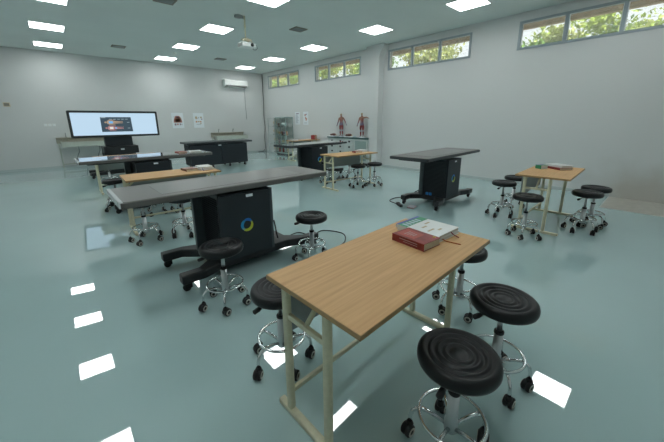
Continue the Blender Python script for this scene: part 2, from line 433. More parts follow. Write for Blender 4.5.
ac = thing('air_conditioner', 'white wall air conditioner high on the back wall', 'air conditioner', (6.30, D, 2.94), 0)
prof = [(-.0, 0), (-.20, .02), (-.235, .09), (-.235, .24), (-.20, .30), (0, .30)]
MB().prism(prof, -.53, .53, .006, mat=Matrix(((0, 0, 1, 0), (1, 0, 0, 0), (0, 1, 0, 0), (0, 0, 0, 1)))).build('housing', M['white'], ac)
MB().box(-.48, .48, -.232, -.205, .022, .075, mat=Matrix()).build('outlet_slot', M['dark'], ac)
MB().box(-.48, .48, -.245, -.222, .05, .062).build('flap', M['white'], ac)
m_ = MB(); m_.tube([(.45, -.02, 0.02), (.46, -.015, -.4), (.45, -.015, -.8), (.47, -.015, -1.1), (.47, -.015, -1.38)], .008, 6); m_.build('cable', M['grey'], ac)

# small wall fittings on the back wall
sw = thing('wall_controller', 'small brown square controller on the back wall', 'switch', (-.95, D, 2.01), 0)
MB().box(-.075, .075, -.02, 0, -.06, .06, .004).build('plate', M['bone'], sw); MB().box(-.055, .055, -.03, -.02, -.04, .04, .003).build('screen', M['vent'], sw)
so = None
for k_, dx in enumerate((-.20, -.10, 0.0)):
    lab = ['white wall socket closest to the corner of three in a row', 'middle white wall socket of three in a row', 'white wall socket closest to the sink bench of three'][k_]
    if so is None:
        so = thing('wall_socket', lab, 'socket', (dx, D, 1.40), 0, 'wall sockets in a row')
        MB().box(-.042, .042, -.012, 0, -.04, .04, .004).build('plate', M['white'], so); MB().box(-.02, .02, -.016, -.012, -.02, .02, .002).build('socket_face', M['paper'], so)
    else: dup(so, (dx, D, 1.40), 0, lab)
cb = MB(); cb.tube([(7.70, D - .03, H - .05), (7.71, D - .03, 3.2), (7.68, D - .04, 2.9), (7.71, D - .03, 2.4), (7.66, D - .03, 1.8), (7.70, D - .03, 1.2), (7.64, D - .03, .7), (7.66, D - .04, .15), (7.5, D - .06, .012), (7.25, D - .05, .012)], .010, 6)
tag(cb.build('wall_cable', M['cable']), 'dark cable running loosely down the back corner of the room', 'cable')

# posters
def flat(b, pts, y, mi):
    b.mi = mi
    bb = bmesh.new(); vs = [bb.verts.new((x, y, z)) for x, z in pts]; bb.faces.new(vs); b._merge(bb)
def poster(loc, rz, w, h, label, prints, matp='paper'):
    t = thing('wall_poster', label, 'poster', loc, rz, 'paper posters on the walls')
    MB().box(-w / 2, w / 2, -.004, 0, 0, h).build('sheet', M[matp], t)
    b = MB(); mats = []
    for pts, m in prints:
        if M[m] not in mats: mats.append(M[m])
        flat(b, [(x * w / 2, z * h) for x, z in pts], -.0048, mats.index(M[m]))
    b.build('print', mats, t)
def rect(x0, x1, z0, z1): return [(x0, z0), (x1, z0), (x1, z1), (x0, z1)]
def disc(x, z, rx, rz_, n=12): return [(x + rx * math.cos(2 * PI * k / n), z + rz_ * math.sin(2 * PI * k / n)) for k in range(n)]
poster((3.76, D, 1.22), 0, .44, .60, 'paper poster with a red and orange dome drawing on the back wall',
       [([(-.72, .36), (.72, .36), (.68, .55), (.5, .72), (.28, .80), (-.28, .80), (-.5, .72), (-.68, .55)], 'printred'), ([(-.5, .40), (.5, .40), (.3, .62), (-.3, .62)], 'printorange'), (disc(0, .72, .28, .07), 'printpurple'),
        (disc(-.35, .6, .12, .06), 'printorange'), (disc(.4, .58, .12, .06), 'printorange'), (rect(-.62, -.35, .18, .30), 'printpurple'), (rect(-.2, .05, .20, .30), 'printred'), (rect(.25, .45, .19, .3), 'printpurple'), (rect(.55, .7, .2, .28), 'printgrey')])
poster((4.58, D, 1.22), 0, .42, .60, 'paper poster with small scattered tan drawings on the back wall',
       [(disc(-.45, .68, .22, .10), 'printtan'), ([(-.2, .64), (.1, .74), (.12, .70), (-.15, .60)], 'printgrey'), (disc(.5, .70, .18, .06), 'printtan'), (disc(.62, .58, .1, .05), 'printpurple'), (rect(-.6, -.3, .36, .46), 'printorange'), (rect(-.2, .15, .38, .46), 'printtan'),
        (rect(.25, .5, .36, .45), 'printorange'), (rect(-.5, .3, .22, .25), 'printgrey'), (disc(.35, .28, .14, .04), 'printtan')])
poster((W, 10.78, 1.32), -PI / 2, .34, .51, 'paper poster with lines of grey text on the window wall',
       [(rect(-.6, .6, .84, .90), 'printpurple')] + [(rect(-.7, .1 + .5 * ((k_ * 7) % 3) / 3, .74 - k_ * .09, .78 - k_ * .09), 'printgrey') for k_ in range(8)])
poster((W, 10.21, 1.31), -PI / 2, .34, .52, 'paper poster with red blotch drawings on the window wall',
       [(disc(-.2, .74, .25, .08), 'printred'), (disc(.25, .80, .2, .05), 'printpurple'), (disc(-.05, .52, .22, .09), 'printred'), (disc(.35, .45, .18, .07), 'printorange'), (disc(.15, .36, .22, .06), 'printred'), (rect(-.6, .5, .12, .16), 'printgrey')])

# ------------------------------------------------------------------ stools
def stool_proto(label):
    t = thing('lab_stool', label, 'stool', (0, 0, 0), 0, 'round black swivel stools')
    prof = [(0, -.006), (.036, -.007), (.044, -.011), (.050, -.007), (.056, -.004), (.062, -.006), (.068, -.011), (.075, -.011), (.081, -.005), (.088, -.003), (.095, -.005), (.101, -.010), (.108, -.011), (.114, -.005),
            (.121, -.002), (.128, -.003), (.134, -.008), (.140, -.008), (.147, -.001), (.158, 0), (.170, -.004), (.179, -.013), (.183, -.026), (.183, -.042), (.178, -.054), (.168, -.060), (.150, -.064), (0, -.064)]
    MB().lathe([(r * .915, z + .527) for r, z in prof], 56).build('seat', M['black'], t)
    m = MB(); m.box(-.09, .09, -.06, .06, .452, .464, .002)
    m.build('seat_plate', M['rubber'], t)
    m = MB(); m.tube([(.02, 0, .452), (.11, 0, .448), (.135, 0, .442)], .006, 8); m.lathe([(0, .0), (.010, .002), (.014, .02), (.013, .05), (0, .056)], 10, (.130, 0, .444), Matrix.Rotation(R(100), 4, 'Y'))
    m.build('lever', M['rubber'], t)
    MB().tube([(0, 0, .315), (0, 0, .464)], .0145, 16).build('gas_lift', M['steel'], t)
    MB().lathe([(0, .312), (.024, .312), (.026, .316), (.026, .328), (.021, .334), (0, .334)], 18).build('collar', M['rubber'], t)
    MB().lathe([(0, .115), (.028, .115), (.029, .13), (.029, .17), (.0245, .18), (.0245, .313), (0, .313)], 20).build('sleeve', M['steel'], t)
    MB().torus((0, 0, .185), .140, .008, 44, 8).build('foot_ring', M['chrome'], t)
    for k in range(5):
        a = 2 * PI * k / 5; c, s = math.cos(a), math.sin(a)
        pts = [(.025, .140), (.08, .160), (.125, .170), (.150, .160), (.170, .135), (.178, .10), (.178, .072)]
        MB().tube([(r * c, r * s, z) for r, z in pts], .0095, 8).build('leg', M['chrome'], t)
        m = MB(); m.lathe([(0, .045), (.017, .045), (.019, .058), (.012, .074), (0, .074)], 12, (.178 * c, .178 * s, 0))
        b2 = a + k * 1.7 + .6
        rm = Matrix.Translation((.178 * c + .012 * math.cos(b2), .178 * s + .012 * math.sin(b2), .030)) @ Matrix.Rotation(b2, 4, 'Z') @ Matrix.Rotation(PI / 2, 4, 'X')
        m.lathe([(0, -.024), (.024, -.024), (.030, -.019), (.030, -.005), (.024, -.003), (.024, .003), (.030, .005), (.030, .019), (.024, .024), (0, .024)], 18, (0, 0, 0), rm)
        cst = m.build('caster', M['rubber'], t)
        m = MB(); m.lathe([(.013, -.0256), (.0225, -.0256), (.0225, -.022), (.015, -.022), (.015, .022), (.0225, .022), (.0225, .0256), (.013, .0256), (.013, -.0256)], 16, (0, 0, 0), rm)
        m.build('wheel_rim', M['rim'], cst)
    return t
ST = [
 (.83, 1.40, 185, 'black stool half hidden by the open end of the nearest wooden desk'),
 (.825, 2.24, 172, 'black stool in front of the big grey table, by its splayed foot'),
 (1.865, 2.41, 150, 'black stool beside the black cable on the floor'),
 (2.165, .915, 90, 'black stool mostly hidden behind the far edge of the nearest desk'),
 (1.648, .455, 152, 'black stool at the front desk whose whole round seat shows, nearest the wall side'),
 (1.10, .44, 185, 'black stool closest to the camera, seat large and cut off below'),
 (.645, 4.267, 20, 'black stool under the pale guarded end of the big grey table'),
 (1.08, 4.152, 60, 'black stool behind the louvred pedestal of the big grey table'),
 (1.00, 5.50, 100, 'stool whose base shows behind the cream stretcher of the book-topped desk'),
 (1.42, 5.42, 10, 'stool beyond the book-topped desk, next to the table pedestal with a label'),
 (.60, 6.22, 200, 'black stool just beyond the corner end of the book-topped desk'),
 (.80, 9.0, 40, 'black stool below the lit screen beside a lone cream desk leg'),
 (4.985, 1.60, 175, 'black stool standing clear of the wall-side desk, lever under its seat'),
 (5.69, 1.66, 120, 'black stool tucked behind another one and the grey panel of the wall-side desk'),
 (4.265, 1.075, 48, 'black stool in front of the cream leg of the wall-side desk'),
 (5.03, .61, 160, 'frontmost of the two overlapping black stools by the stained wall'),
 (5.41, .575, 90, 'black stool peeking out behind another, closest to the stained wall'),
 (4.91, 4.59, 190, 'black stool in front of the small far desk, middle of its long side'),
 (5.30, 4.44, 150, 'black stool at the bookend corner of the small far desk'),
 (4.72, 5.43, 80, 'black stool seen between the two cream legs of the small far desk'),
 (5.12, 5.66, 130, 'stool whose wheels show under the small far desk, beside its end legs'),
 (5.53, 5.48, 60, 'stool whose footring shows beneath the middle of the small far desk')]
SEATZ = {(4.985, 1.60): .02, (4.265, 1.075): .02, (5.03, .61): .02, (5.41, .575): .03, (1.648, .455): .012, (1.865, 2.41): -.02, (4.91, 4.59): -.02, (.80, 9.0): -.04}
sp = None
for x, y, rz, lab in ST:
    if sp is None:
        sp = stool_proto(lab); sp.location = (x, y, 0); sp.rotation_euler = (0, 0, R(rz))
    else:
        c_ = dup(sp, (x, y, 0), R(rz), lab)
        dz = SEATZ.get((x, y), 0)
        for ch in [o for o in bpy.data.objects if o.parent is c_ and o.name.split('.')[0] in ('seat', 'lever', 'seat_plate', 'gas_lift')]: ch.location.z = dz

# ------------------------------------------------------------------ wooden desks  (origin = centre of footprint)
def desk_proto(label):
    t = thing('wooden_desk', label, 'desk', (0, 0, 0), 0, 'beech topped desks with cream frames')
    MB().box(-.605, .605, -.298, .298, .726, .75, .0025).build('tabletop', M['beech'], t)
    e = MB(); e.box(-.6065, .6065, -.2995, -.2978, .727, .749); e.box(-.6065, .6065, .2978, .2995, .727, .749); e.box(-.6065, -.6048, -.2978, .2978, .727, .749); e.box(.6048, .6065, -.2978, .2978, .727, .749)
    e.build('edge_band', M['edge'], t)
    for sx in (-1, 1):
        for sy in (-1, 1):
            x = sx * .578; y = .14 * sy + .04
            MB().box(x - .018, x + .018, y - .019, y + .019, .03, .726, .012, 3).build('leg', M['cream'], t)
        x = sx * .578
        MB().box(x - .019, x + .019, -.27, .27, .0, .032, .008).build('foot', M['cream'], t)
        MB().box(x - .010, x + .010, -.085, .165, .565, .592, .003).build('crossbar', M['cream'], t)
        m = MB(); m.tube([(x, .04, .585), (x - sx * .13, .04, .724)], .012, 8); m.build('brace', M['cream'], t)
    MB().box(-.562, .562, .170, .190, .12, .145, .003).build('stretcher', M['cream'], t)
    MB().box(-.55, .55, .215, .227, .44, .726, .003).build('modesty_panel', M['panelgrey'], t)
    rl = MB(); rl.box(-.562, .562, .17, .213, .70, .726); rl.build('top_rail', M['cream'], t)
    return t
def place(ox, oy, L, Wd, rz):   # corner -> centre
    c, s = math.cos(rz), math.sin(rz)
    return (ox + c * L / 2 - s * Wd / 2, oy + s * L / 2 + c * Wd / 2, 0)
DK = [(.662, .597, 2.0, 'nearest wooden desk, large in front, with red and white books'),
      (4.551, .735, 2.3, 'wooden desk by the stained wall with a grey panel and five stools'),
      (4.238, 4.531, -2.2, 'small far wooden desk in front of the grey drawer counter'),
      (.553, 4.50, -1.2, 'wooden desk seen over the big grey table top, with books at its end'),
      (.50, 7.74, 0.0, 'desk below the lit screen showing just one cream leg'),
      (6.48, 9.25, 0.0, 'desk in the far corner by the display cabinet, seen over a grey table')]
dp = None; DL, DW = 1.21, .596
DPOS = []
for ox, oy, a, lab in DK:
    loc = place(ox, oy, DL, DW, R(a)); DPOS.append((loc, R(a)))
    if dp is None:
        dp = desk_proto(lab); dp.location = loc; dp.rotation_euler = (0, 0, R(a))
    else: dup(dp, loc, R(a), lab)

# ------------------------------------------------------------------ anatomy tables
def arc(b, mi, r0, r1, a0, a1, xf, n=20, taper=True):
    b.mi = mi
    bb = bmesh.new(); prev = None
    for k in range(n + 1):
        u = k / n; a = R(a0 + (a1 - a0) * u)
        w = math.sin(PI * min(1, max(0, u))) ** .6 if taper else 1
        rm = (r0 + r1) / 2; hw = (r1 - r0) / 2 * (.15 + .85 * w)
        p = [bb.verts.new(xf((rm + d * hw) * math.cos(a), (rm + d * hw) * math.sin(a))) for d in (-1, 1)]
        if prev: bb.faces.new((prev[0], prev[1], p[1], p[0]))
        prev = p
    b._merge(bb)
BASEPTS = [(.50, .36), (.42, .36), (.34, .285), (-.34, .285), (-.54, .36), (-.74, .36), (-.74, .255), (-.57, .255), (-.42, .12), (-.42, -.12), (-.57, -.255), (-.74, -.255), (-.74, -.36), (-.54, -.36), (-.34, -.285),
           (.34, -.285), (.54, -.36), (.74, -.36), (.74, -.255), (.57, -.255), (.42, -.12), (.42, .12), (.47, .21), (.50, .255)]
TL, TW, TZ = 2.02, .685, .896
def pedestal(t, x0=-.285, x1=.27, bx=.10, bl=1.04, fl=.09, label=True):
    cx = (x0 + x1) / 2; by = .03
    MB().prism([(x * bl + bx, y + by) for x, y in BASEPTS], .080, .165, .014, 3).build('base', M['base'], t)
    for sx in (-1, 1):
        for sy in (-1, 1):
            X, Y = bx + (.43 if sx > 0 and sy > 0 else sx * .6875) * bl, by + sy * .308
            m = MB(); m.lathe([(0, .085), (.030, .085), (.030, .075), (.020, .068), (0, .068)], 14, (X, Y, 0))
            m.box(X - .034, X + .030, Y - .022, Y - .016, .028, .078, .002); m.box(X - .034, X + .030, Y + .016, Y + .022, .028, .078, .002)
            m.tube([(X - .012, Y - .015, .034), (X - .012, Y + .015, .034)], .034, 18)
            m.build('caster', M['rubber'], t)
    yf, yb = -.315, .125            # louvred block in front, wider slate slab behind it
    MB().box(x0 + .014, x1 - .014, yf + .012, yb, .163, .815, .004).build('pedestal', M['pedestal'], t)
    MB().box(x0 - fl, x1 + .05, yb, .185, .163, .815, .006).build('rear_column', M['post'], t)
    MB().box(x0 - fl + .01, x1 + .04,   .186, .198, .18, .80, .003).build('rear_panel', M['pedestal'], t)
    MB().box(x0, x1 - .030, yf, yf + .014, .170, .800, .003).build('front_panel', M['pedestal'], t)
    MB().box(x1 - .030, x1, yf - .002, yf + .030, .163, .815, .006).build('corner_post', M['post'], t)
    for sx in (-1, 1):
        xx = x0 if sx < 0 else x1
        lv = MB(); lv.box(*sorted((xx - sx * .014, xx - sx * .004)), yf + .035, yb, .165, .810)
        for k in range(27):
            z = .195 + k * .022
            lv.box(-.010, .003, yf + .05, yb - .015, -.0035, .0035, mat=Matrix.Translation((xx, 0, z)) @ Matrix.Rotation(R(28 * sx), 4, 'Y'))
        lv.build('louvre_panel', M['louvre'], t)
    for yy in (-.035, .03):
        MB().box(x0 - .024, x0 - .003, yy - .026, yy + .022, .180, .225, .004).build('power_socket', M['socketblue'], t)
    if label: MB().box(cx - .01, cx + .06, yf - .0025, yf, .762, .788).build('label_plate', M['paper'], t)
    lg = MB(); xf = lambda u, v: (cx - .02 + u, yf - .0015, .485 + v)
    arc(lg, 0, .036, .066, 95, 250, xf); arc(lg, 1, .040, .068, 20, 125, xf); arc(lg, 2, .038, .068, -150, 40, xf)
    lg.build('logo', [M['logocyan'], M['logoblue'], M['logoyellow']], t)
    m = MB(); m.tube([(x1 + .005, -.12, .40), (x1 + .04, -.12, .40)], .022, 10); m.build('plug', M['rubber'], t)
    return cx
def top_slab(parent, name_rim, guard=False, zt=0.0, mtx=None, lit=False):
    """slab TL x TW, top face at z = zt"""
    X, Y = TL / 2, TW / 2; r = .03
    def rr(X, Y, r):
        pts = []
        for cx, cy, a0 in ((X - r, Y - r, 0), (-X + r, Y - r, 90), (-X + r, -Y + r, 180), (X - r, -Y + r, 270)):
            for k in range(5):
                a = R(a0 + 22.5 * k); pts.append((cx + r * math.cos(a), cy + r * math.sin(a)))
        return pts
    mt = mtx or Matrix()
    slab = MB(); slab.prism(rr(X, Y, r), zt - .052, zt - .006, .006, 2, mt); so_ = slab.build('slab', M[name_rim], parent)
    tray = MB(); tray.prism(rr(X - .10, Y - .09, .06), zt - .075, zt - .050, .004, 2, mt); tray.build('under_tray', M['base'], parent)
    return so_, rr, mt
def anatomy_table(label, loc, rz, rim, guard=False, top='tabletop', zt=None, ped={}):
    TZ = zt or .896
    t = thing('anatomy_table', label, 'table', loc, rz, 'long anatomy display tables on black pedestals')
    cx = pedestal(t, **ped)
    MB().box(cx - .24, cx + .24, -.18, .18, .812, TZ - .070, .004).build('tilt_bracket', M['base'], t)
    so_, rr, mt = top_slab(t, rim, guard, TZ)
    g = MB(); g.prism(rr(TL / 2 - .012, TW / 2 - .012, .045), TZ - .007, TZ - .002); g.build('top_surface', M[top], t)
    g = MB(); g.prism(rr(TL / 2 - .30, TW / 2 - .10, .01), TZ - .004, TZ); g.build('touch_screen', M['mirror' if top == 'mirror' else 'screenglass'], t)
    if guard:
        g = MB(); g.box(-TL / 2 - .010, -TL / 2 + .020, -TW / 2 + .02, TW / 2 - .02, TZ - .050, TZ + .003, .006, 2); g.build('edge_guard', M['clear'], t)
    return t
def tloc(ox, oy, a):
    return place(ox, oy, TL, TW, a)
anatomy_table('big long grey table with a ring logo on its black pedestal, behind the nearest desk', tloc(.262, 2.60, R(.5)), R(.5), 'taupe', True)
anatomy_table('grey topped table standing alone before the bare window wall', tloc(3.985, 2.335, R(2.3)), R(2.3), 'slate', zt=.912, ped=dict(x0=-.25, x1=.24, bx=.16, bl=.95, fl=.02))
anatomy_table('long table reflecting the lit screen in its glossy top', tloc(.175, 5.84, R(1.6)), R(1.6), 'taupe', True, 'mirror', zt=.899)
anatomy_table('far grey table in front of the display cabinet and drawer counter', tloc(4.05, 6.008, R(2.6)), R(2.6), 'slate', top='mirror')

# the table tilted upright with its screen lit
t6 = thing('tilted_anatomy_table', 'table tilted upright as a wide lit screen with a dark window', 'screen', (1.285, 10.45, 0), 0)
cx6 = pedestal(t6, -.32, .32, bx=.0, label=False)
MB().box(-.40, .40, -.345, .20, .63, .835, .01).build('tilt_housing', M['base'], t6)
MB().box(-.33, .31, -.17, .06, .83, 1.22, .01).build('neck', M['pedestal'], t6)
MB().box(-.02, .06, -.348, -.345, .735, .765).build('label_plate', M['paper'], t6)
tm = Matrix.Translation((0, -.24, 1.425)) @ Matrix.Rotation(R(90), 4, 'X')
so_, rr, _ = top_slab(t6, 'slate', False, 0.0, tm)
m = MB(); m.prism(rr(TL / 2 - .006, TW / 2 - .006, .045), -.004, -.001, 0, 2, tm); m.build('bezel', M['dark'], t6)
m = MB(); m.prism(rr(TL / 2 - .055, TW / 2 - .055, .005), -.002, 0.0, 0, 2, tm); scr = m.build('display', M['screen'], t6)
pic = MB()
def sq(mi, pts, dz):
    pic.mi = mi; bb = bmesh.new(); bb.faces.new([bb.verts.new(tm @ Vector((x, y, dz))) for x, y in pts]); pic._merge(bb)
PM = [M['ui'], M['uitext'], M['uitan'], M['uired'], M['uiblue'], M['uiwhite']]
sq(0, [(-.32, -.185), (.385, -.185), (.375, .20), (-.315, .20)], .001)
sq(1, [(-.30, .178), (-.20, .178), (-.20, .194), (-.30, .194)], .002)
for k in range(5): sq(1, [(-.12 + k * .09, .140), (-.06 + k * .09, .140), (-.06 + k * .09, .152), (-.12 + k * .09, .152)], .002)
def body2(yc, m1, m2, m3):
    sq(m1, [(x, yc + y) for x, y in disc(-.215, 0, .022, .022)], .002)
    sq(m1, [(-.19, yc - .012), (-.17, yc - .045), (-.05, yc - .045), (-.03, yc - .03), (-.03, yc + .03), (-.05, yc + .045), (-.17, yc + .045), (-.19, yc + .012)], .002)
    sq(m2, [(-.14, yc - .028), (-.06, yc - .03), (-.06, yc + .03), (-.14, yc + .028)], .003)
    sq(m3, [(-.03, yc - .035), (.16, yc - .022), (.175, yc - .03), (.175, yc - .01), (-.03, yc - .002)], .002)
    sq(m3, [(-.03, yc + .002), (.175, yc + .01), (.175, yc + .03), (.16, yc + .022), (-.03, yc + .035)], .002)
    sq(m1, [(-.15, yc + .048), (.0, yc + .056), (.0, yc + .066), (-.15, yc + .064)], .002)
    sq(m1, [(-.15, yc - .064), (.0, yc - .066), (.0, yc - .056), (-.15, yc - .048)], .002)
body2(.065, 2, 4, 2); body2(-.085, 3, 5, 3)
sq(4, [(-.10, .038), (-.05, .038), (-.05, .092), (-.10, .092)], .0035); sq(4, [(-.02, -.105), (.02, -.105), (.02, -.068), (-.02, -.068)], .0035)
sq(1, [(.27, .055), (.33, .055), (.33, .068), (.27, .068)], .002); sq(1, [(.27, -.10), (.33, -.10), (.33, -.087), (.27, -.087)], .002)
pic.bm.transform(Matrix.Translation((-.035, 0, -.02)))
pic.build('screen_image', PM, scr)

# long black cabinet table
t4 = thing('cabinet_table', 'long black cabinet table with a flat dark top, in front of the far sink bench', 'table', (3.97, 10.13, 0), R(-.3))
t4.scale = (1.09, 1, .955)
MB().box(-.99, .985, -.36, .36, .822, .882, .012, 2).build('tabletop', M['slate'], t4)
MB().box(-.90, .82, -.30, .30, .11, .80, .006).build('body', M['pedestal'], t4)
MB().box(-.75, .70, -.24, .24, .798, .824).build('neck', M['base'], t4)
for xa, xb in ((-.89, -.02), (-.016, .81)): MB().box(xa, xb, -.312, -.300, .15, .79, .003).build('panel', M['pedestal'], t4)
lv = MB(); lv.box(-.912, -.90, -.26, .26, .16, .78)
for k in range(22): lv.box(-.922, -.910, -.2, .2, .20 + k * .024, .207 + k * .024)
lv.build('louvre_panel', M['louvre'], t4)
MB().box(-.918, -.90, -.29, -.27, .2, .6).build('trim_strip', M['post'], t4)
MB().box(-.095, -.01, -.3155, -.312, .745, .77).build('label_plate', M['paper'], t4)
MB().box(-.80, .74, -.2, .2, .09, .142, .006).build('base', M['base'], t4)
for sx in (-.80, -.28, .25, .74):
    for sy in (-.22, .22):
        m = MB(); m.tube([(sx, sy - .018, .034), (sx, sy + .018, .034)], .034, 16); m.lathe([(0, .06), (.022, .06), (.026, .095), (0, .095)], 12, (sx, sy, 0)); m.build('caster', M['rubber'], t4)

# ------------------------------------------------------------------ books
def book(label, loc, rz, w, l, h, cover, pages, extra=None, group=None):
    """spine on -x side; w along x, l along y"""
    t = thing('book', label, 'book', loc, rz, group)
    c = MB(); th = .0025
    c.box(-w / 2, w / 2, -l / 2, l / 2, 0, th); c.box(-w / 2, w / 2, -l / 2, l / 2, h - th, h); c.box(-w / 2, -w / 2 + th, -l / 2, l / 2, th, h - th)
    c.build('cover', M[cover], t)
    MB().box(-w / 2 + th, w / 2 - .004, -l / 2 + .004, l / 2 - .004, th, h - th).build('pages', M[pages], t)
    if extra: extra(t, w, l, h)
    return t
def fl(t, name, m, x0, x1, y0, y1, z): MB().box(x0, x1, y0, y1, z, z + .0006).build(name, M[m], t)
def ex_red(t, w, l, h):
    b = MB(); b.box(-w / 2 + .02, w / 2 - .03, -.03, l / 2 - .015, h, h + .0006); b.build('title_panel', M['redlight'], t)
    b = MB()
    for k in range(4): b.box(-.035 + .003 * k, .028 - .004 * k, .055 - k * .018, .063 - k * .018, h + .0006, h + .0011)
    b.box(-w / 2 - .0006, -w / 2, -.07, .06, h * .62, h * .72); b.box(-w / 2 - .0006, -w / 2, -.07, .03, h * .35, h * .42)
    b.build('title_text', M['pink'], t)
    b = MB(); b.lathe([(0, 0), (.009, 0), (.009, .001), (0, .001)], 12, (w / 2 - .02, -l / 2 + .03, h)); b.build('sticker', M['yellow'], t)
def ex_white(t, w, l, h):
    fl(t, 'green_band', 'green', -w / 2, w / 2, l / 2 - .085, l / 2 - .02, h); fl(t, 'blue_band', 'bookblue', -w / 2, w / 2, l / 2 - .02, l / 2, h)
    b = MB()
    for (x0, x1, y) in ((-.06, -.01, -.01), (.02, .07, .02), (-.09, -.02, -.07), (-.02, .02, -.10)): b.box(x0, x1, y, y + .014, h, h + .0006)
    b.build('title_text', M['printtan'], t)
    b = MB()
    for k in range(5): b.box(-.1 + k * .035, -.08 + k * .035, l / 2 - .075, l / 2 - .03, h + .0006, h + .001)
    b.build('band_picture', M['paleblue'], t)
def ribbon(t, m, pts): MB().tube(pts, .0035, 6).build('bookmark', M[m], t)
zt = .75
# nearest desk
book('thick dark red book on the nearest desk', (1.508, .928, zt), R(-4), .160, .230, .044, 'red', 'pages', ex_red, 'books on the nearest desk')
b1 = book('lower white book of the stack on the nearest desk', (1.722, .975, zt), R(-2), .245, .305, .020, 'coverwhite', 'pageswhite', None, 'books on the nearest desk')
ribbon(b1, 'orange', [(-.07, -.149, .011), (-.068, -.17, .004), (-.06, -.21, .004), (-.05, -.255, .004)])
b2 = book('white book with a green and blue band, on top of the nearest stack', (1.718, .980, zt + .0203), R(-1), .250, .312, .021, 'coverwhite', 'pageswhite', ex_white, 'books on the nearest desk')
ribbon(b2, 'maroon', [(.03, -.152, .010), (.035, -.17, -.004), (.045, -.20, -.016)])
# wall-side desk
def on_desk(k, dx, dy, z=zt):
    (lx, ly, _), a = DPOS[k]; c, s = math.cos(a), math.sin(a)
    return (lx + c * dx - s * dy, ly + s * dx + c * dy, z)
book('red book at the bottom of the pile on the wall-side desk', on_desk(1, .30, -.02), R(-38), .20, .30, .030, 'red', 'pages', None, 'books on the wall-side desk')
book('white book on top of the pile on the wall-side desk', on_desk(1, .34, -.02, zt + .0303), R(-33), .19, .28, .028, 'coverwhite', 'pageswhite', None, 'books on the wall-side desk')
gb = book('green spined book lying at the tip of the pile on the wall-side desk', on_desk(1, .16, .16), R(-30), .12, .10, .055, 'green', 'pageswhite', None, 'books on the wall-side desk')
fl(gb, 'blue_band', 'bookblue', -.06, .06, .02, .05, .055)
# small far desk
book('small dark red book on the small far desk', on_desk(2, .24, .0), R(-8), .20, .13, .035, 'darkred', 'pages', None, 'books on the small far desk')
book('flat white book on the small far desk', on_desk(2, .43, .06), R(-6), .17, .26, .03, 'coverwhite', 'pageswhite', None, 'books on the small far desk')
book('thin white book on top of the white book on the small far desk', on_desk(2, .45, .05, zt + .0303), R(4), .15, .21, .016, 'coverwhite', 'pageswhite', None, 'books on the small far desk')
# book-topped desk
book('brown book with tan pages on the desk behind the big grey table', on_desk(3, .255, .05), R(4), .17, .23, .034, 'brown', 'pages', None, 'books on the desk behind the big table')
book('lower white book on the desk behind the big grey table', on_desk(3, .46, .03), R(6), .20, .28, .030, 'coverwhite', 'pageswhite', None, 'books on the desk behind the big table')
b3 = book('upper white book with a dark strap on the desk behind the big grey table', on_desk(3, .465, .02, zt + .0303), R(-4), .19, .26, .022, 'coverwhite', 'pageswhite', None, 'books on the desk behind the big table')
ribbon(b3, 'bookblue', [(-.06, -.128, .012), (-.07, -.15, -.01), (-.05, -.17, -.026)])
# reflecting table
book('red book on the glossy table that mirrors the lit screen', (1.73, 6.27, .899), R(5), .16, .20, .016, 'redlight', 'pages', None, 'books on the glossy table')
book('white book at the end of the glossy table', (1.95, 6.17, .899), R(-10), .21, .27, .022, 'coverwhite', 'pageswhite', None, 'books on the glossy table')
# far corner desk
book('white book on the far corner desk', on_desk(5, -.45, -.02), R(0), .22, .28, .05, 'coverwhite', 'pageswhite', None, 'books on the far corner desk')
for k_, (dx, h_) in enumerate(((.46, .165), (.53, .175))):
    t = thing('upright_book', ['red book standing upright, nearer the room corner', 'red book standing upright, nearer the drawer counter'][k_] + ' on the far corner desk', 'book', on_desk(5, dx, -.05), R(20), 'upright red books')
    MB().box(-.028, .028, -.09, .09, 0, h_, .002).build('cover', M['darkred'], t); MB().box(-.022, .022, -.0915, .088, .004, h_ + .001).build('pages', M['pages'], t)

# ------------------------------------------------------------------ drawer counter with anatomy models
ct = thing('drawer_counter', 'grey drawer counter with a dark teal worktop along the window wall', 'counter', (7.445, 6.565, 0), 0)
LEN = 1.95
MB().box(.02, .288, .0, LEN, .08, .865, .003).build('body', M['cabgrey'], ct)
MB().box(.04, .28, .02, LEN - .02, 0, .082).build('plinth', M['dark'], ct)
MB().box(-.015, .290, -.004, LEN + .02, .865, .905, .004).build('worktop', M['teal'], ct)
y0 = .62
for c_ in range(3):
    ya = y0 + c_ * .44; yb = ya + .425
    for (za, zb) in ((.68, .85), (.49, .665), (.10, .475)):
        d_ = MB(); d_.box(.005, .022, ya, yb, za, zb, .003); dd = d_.build('drawer', M['cabgrey'], ct)
        MB().box(-.010, .006, (ya + yb) / 2 - .038, (ya + yb) / 2 + .038, (za + zb) / 2 - .03 if zb > .5 else zb - .10, (za + zb) / 2 + .03 if zb > .5 else zb - .05, .004).build('handle', M['dark'], dd)
d_ = MB(); d_.box(.004, .022, .03, .06, .12, .85); d_.box(.004, .022, .57, .60, .12, .85); d_.box(.004, .022, .06, .57, .12, .16); d_.box(.004, .022, .06, .57, .80, .85); dd = d_.build('door', M['cabgrey'], ct)
MB().box(.010, .018, .06, .57, .16, .80).build('glass_pane', M['tealglass'], dd)

